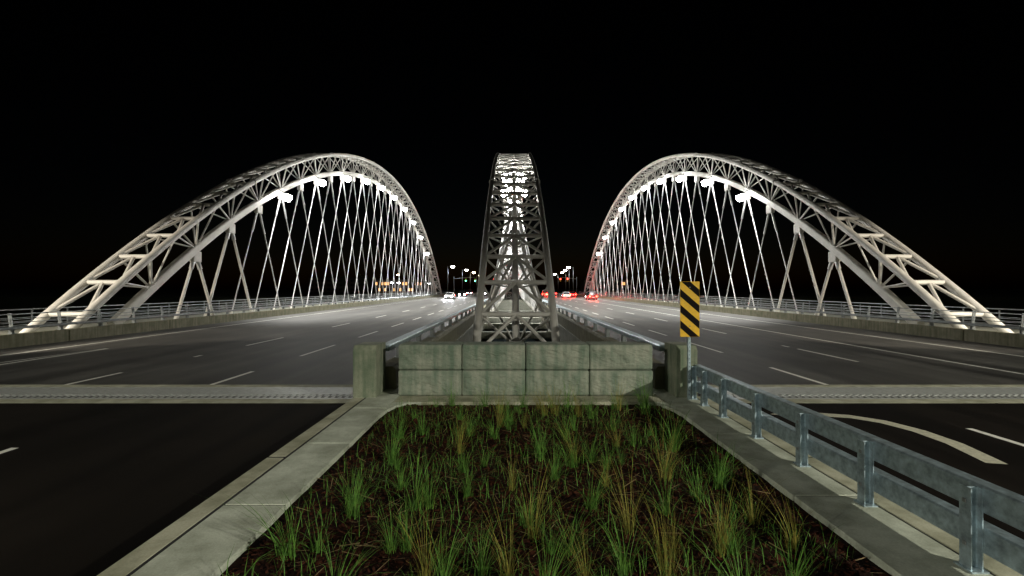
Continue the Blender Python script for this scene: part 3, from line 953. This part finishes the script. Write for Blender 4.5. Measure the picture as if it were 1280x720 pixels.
# ================================================================== VEHICLES (at rest, lamps on)
def car(x, y, away, paint, label, kind='sedan', W=1.82, hp_=260.0, tp_=9.0):
    """Length along y; away=True shows the rear to the camera."""
    t = thing('car', label, 'car', (x, y, 0), 'cars on the bridge')
    g = 1 if away else -1            # front points along +y when driving away
    L = 4.6 if kind == 'sedan' else 4.7
    top = 1.45 if kind == 'sedan' else 1.75
    pm = mat('car_paint_' + label.split()[0], paint, .25, .3)
    def Y(v_): return y + g * v_
    # lower body profile with wheel arches (v = 0 rear bumper .. L front bumper)
    prof = [(.02, .38), (.0, .55), (.06, .86), (.25, .98)]
    prof += [(1.1, 1.0), (3.3, .98), (4.2, .84), (L - .06, .70), (L, .48), (L - .04, .30)]
    for c0 in (L - .85, .85):
        for k in range(7):
            a = math.pi * k / 6
            prof.append((c0 + .36 * math.cos(a), .30 + .36 * math.sin(a)))
    prof.append((.03, .28))
    me = prism_x([(Y(a), b) for a, b in prof], x - W / 2, x + W / 2)
    bm = bmesh.new(); bm.from_mesh(me)
    for q in bm.verts:
        if q.co.z > .8: q.co.x = x + (q.co.x - x) * .95
        if abs(q.co.y - Y(L / 2)) > L * .44: q.co.x = x + (q.co.x - x) * .9
    bmesh.ops.bevel(bm, geom=[e for e in bm.edges if abs(e.verts[0].co.x - e.verts[1].co.x) < .2], offset=.05, segments=2, affect='EDGES')
    bm.to_mesh(me); bm.free()
    link('body', me, t, pm)
    # cabin: glass band and painted roof
    if kind == 'sedan': cab = [(.55, .96), (1.15, 1.38), (2.55, 1.40), (3.35, .97)]
    else: cab = [(.08, .96), (.28, 1.66), (2.75, 1.68), (3.55, .97)]
    me = prism_x([(Y(a), b) for a, b in cab], x - W * .46, x + W * .46)
    for q in me.vertices:
        if q.co.z > 1.2: q.co.x = x + (q.co.x - x) * .82
    link('window_band', me, t, M['carglass'])
    rf = [(cab[1][0] - .05, cab[1][1] - .06), (cab[1][0] + .1, top), (cab[2][0] - .2, top), (cab[2][0] + .08, cab[2][1] - .06)]
    me = prism_x([(Y(a), b) for a, b in rf], x - W * .385, x + W * .385)
    link('roof', me, t, pm)
    for sd in (-1, 1):
        for v0 in (.85, L - .85):
            wx = x + sd * (W / 2 - .11)
            o = bar('wheel', (wx - .1, Y(v0), .33), (wx + .1, Y(v0), .33), .33, M['tyre'], t, 18)
            q = bar('rim', (wx - .105, Y(v0), .33), (wx + .105, Y(v0), .33), .21, M['rim'], None, 14)
            q.parent = o; q.matrix_parent_inverse = o.matrix_basis.inverted()
        lo_ = sorted((Y(-.015), Y(.10))); hx = x + sd * W * .37
        box('tail_light', (hx - .17, lo_[0], .66), (hx + .17, lo_[1], .85), M['tail'], t, .02)
        lo_ = sorted((Y(L - .16), Y(L + .01)))
        box('headlight', (hx - .17, lo_[0], .56), (hx + .17, lo_[1], .74), M['head'], t, .02)
        pil = [(cab[0][0], cab[0][1]), (cab[1][0], cab[1][1])]
        bar('roof_pillar', (x + sd * W * .455, Y(cab[0][0]), cab[0][1]), (x + sd * W * .38, Y(cab[1][0]), cab[1][1]), .04, pm, t, 8)
        bar('roof_pillar', (x + sd * W * .455, Y(cab[3][0]), cab[3][1]), (x + sd * W * .38, Y(cab[2][0]), cab[2][1]), .04, pm, t, 8)
        bulb('SPOT', 'headlight_beam', (hx, Y(L + .06), .64), hp_, (.92, .95, 1.0), t, .07, R(75), .8, (0, g, -.05))
        bulb('POINT', 'tail_light_glow', (hx, Y(-.16), .74), tp_, (1.0, .03, .015), t, .08)
    lo_ = sorted((Y(-.02), Y(.02)))
    box('licence_plate', (x - .2, lo_[0], .48), (x + .2, lo_[1], .60), M['plate'], t)
    lo_ = sorted((Y(.05), Y(L - .05)))
    box('underbody', (x - W * .40, lo_[0], .2), (x + W * .40, lo_[1], .34), M['trim'], t, .03)
    return t

# carriageway with traffic driving away (tail lamps)
car(15.9, 95, True, (.05, .055, .06), 'dark grey car with red tail lamps lit, beside the parapet', 'suv', tp_=650, hp_=600)
car(12.6, 112, True, (.45, .46, .47), 'silver car with red tail lamps lit, in the middle of the roadway', 'sedan', tp_=650, hp_=600)
car(16.0, 127, True, (.25, .02, .02), 'maroon car with red tail lamps lit, near the arch crown', 'sedan', tp_=650, hp_=600)
car(9.3, 138, True, (.6, .6, .58), 'white car with red tail lamps lit, far along the median', 'suv', tp_=650, hp_=600)
car(12.7, 148, True, (.02, .04, .10), 'navy car with red tail lamps lit, at the far bridge end', 'sedan', tp_=650, hp_=600)
# oncoming traffic (headlamps)
car(-13.6, 106, False, (.55, .55, .55), 'pale oncoming car with headlamps lit, in the lane beside the parapet', 'sedan', hp_=3500, tp_=20)
car(-13.7, 134, False, (.03, .03, .03), 'black oncoming car with headlamps lit, far along the bridge', 'suv', hp_=3500, tp_=20)
car(-9.4, 158, False, (.2, .2, .22), 'grey oncoming car with headlamps lit, waiting beyond the bridge end', 'sedan', hp_=500, tp_=20)
car(-15.5, 176, False, (.12, .02, .02), 'red oncoming car with headlamps lit, below the green traffic light', 'suv', hp_=500, tp_=20)
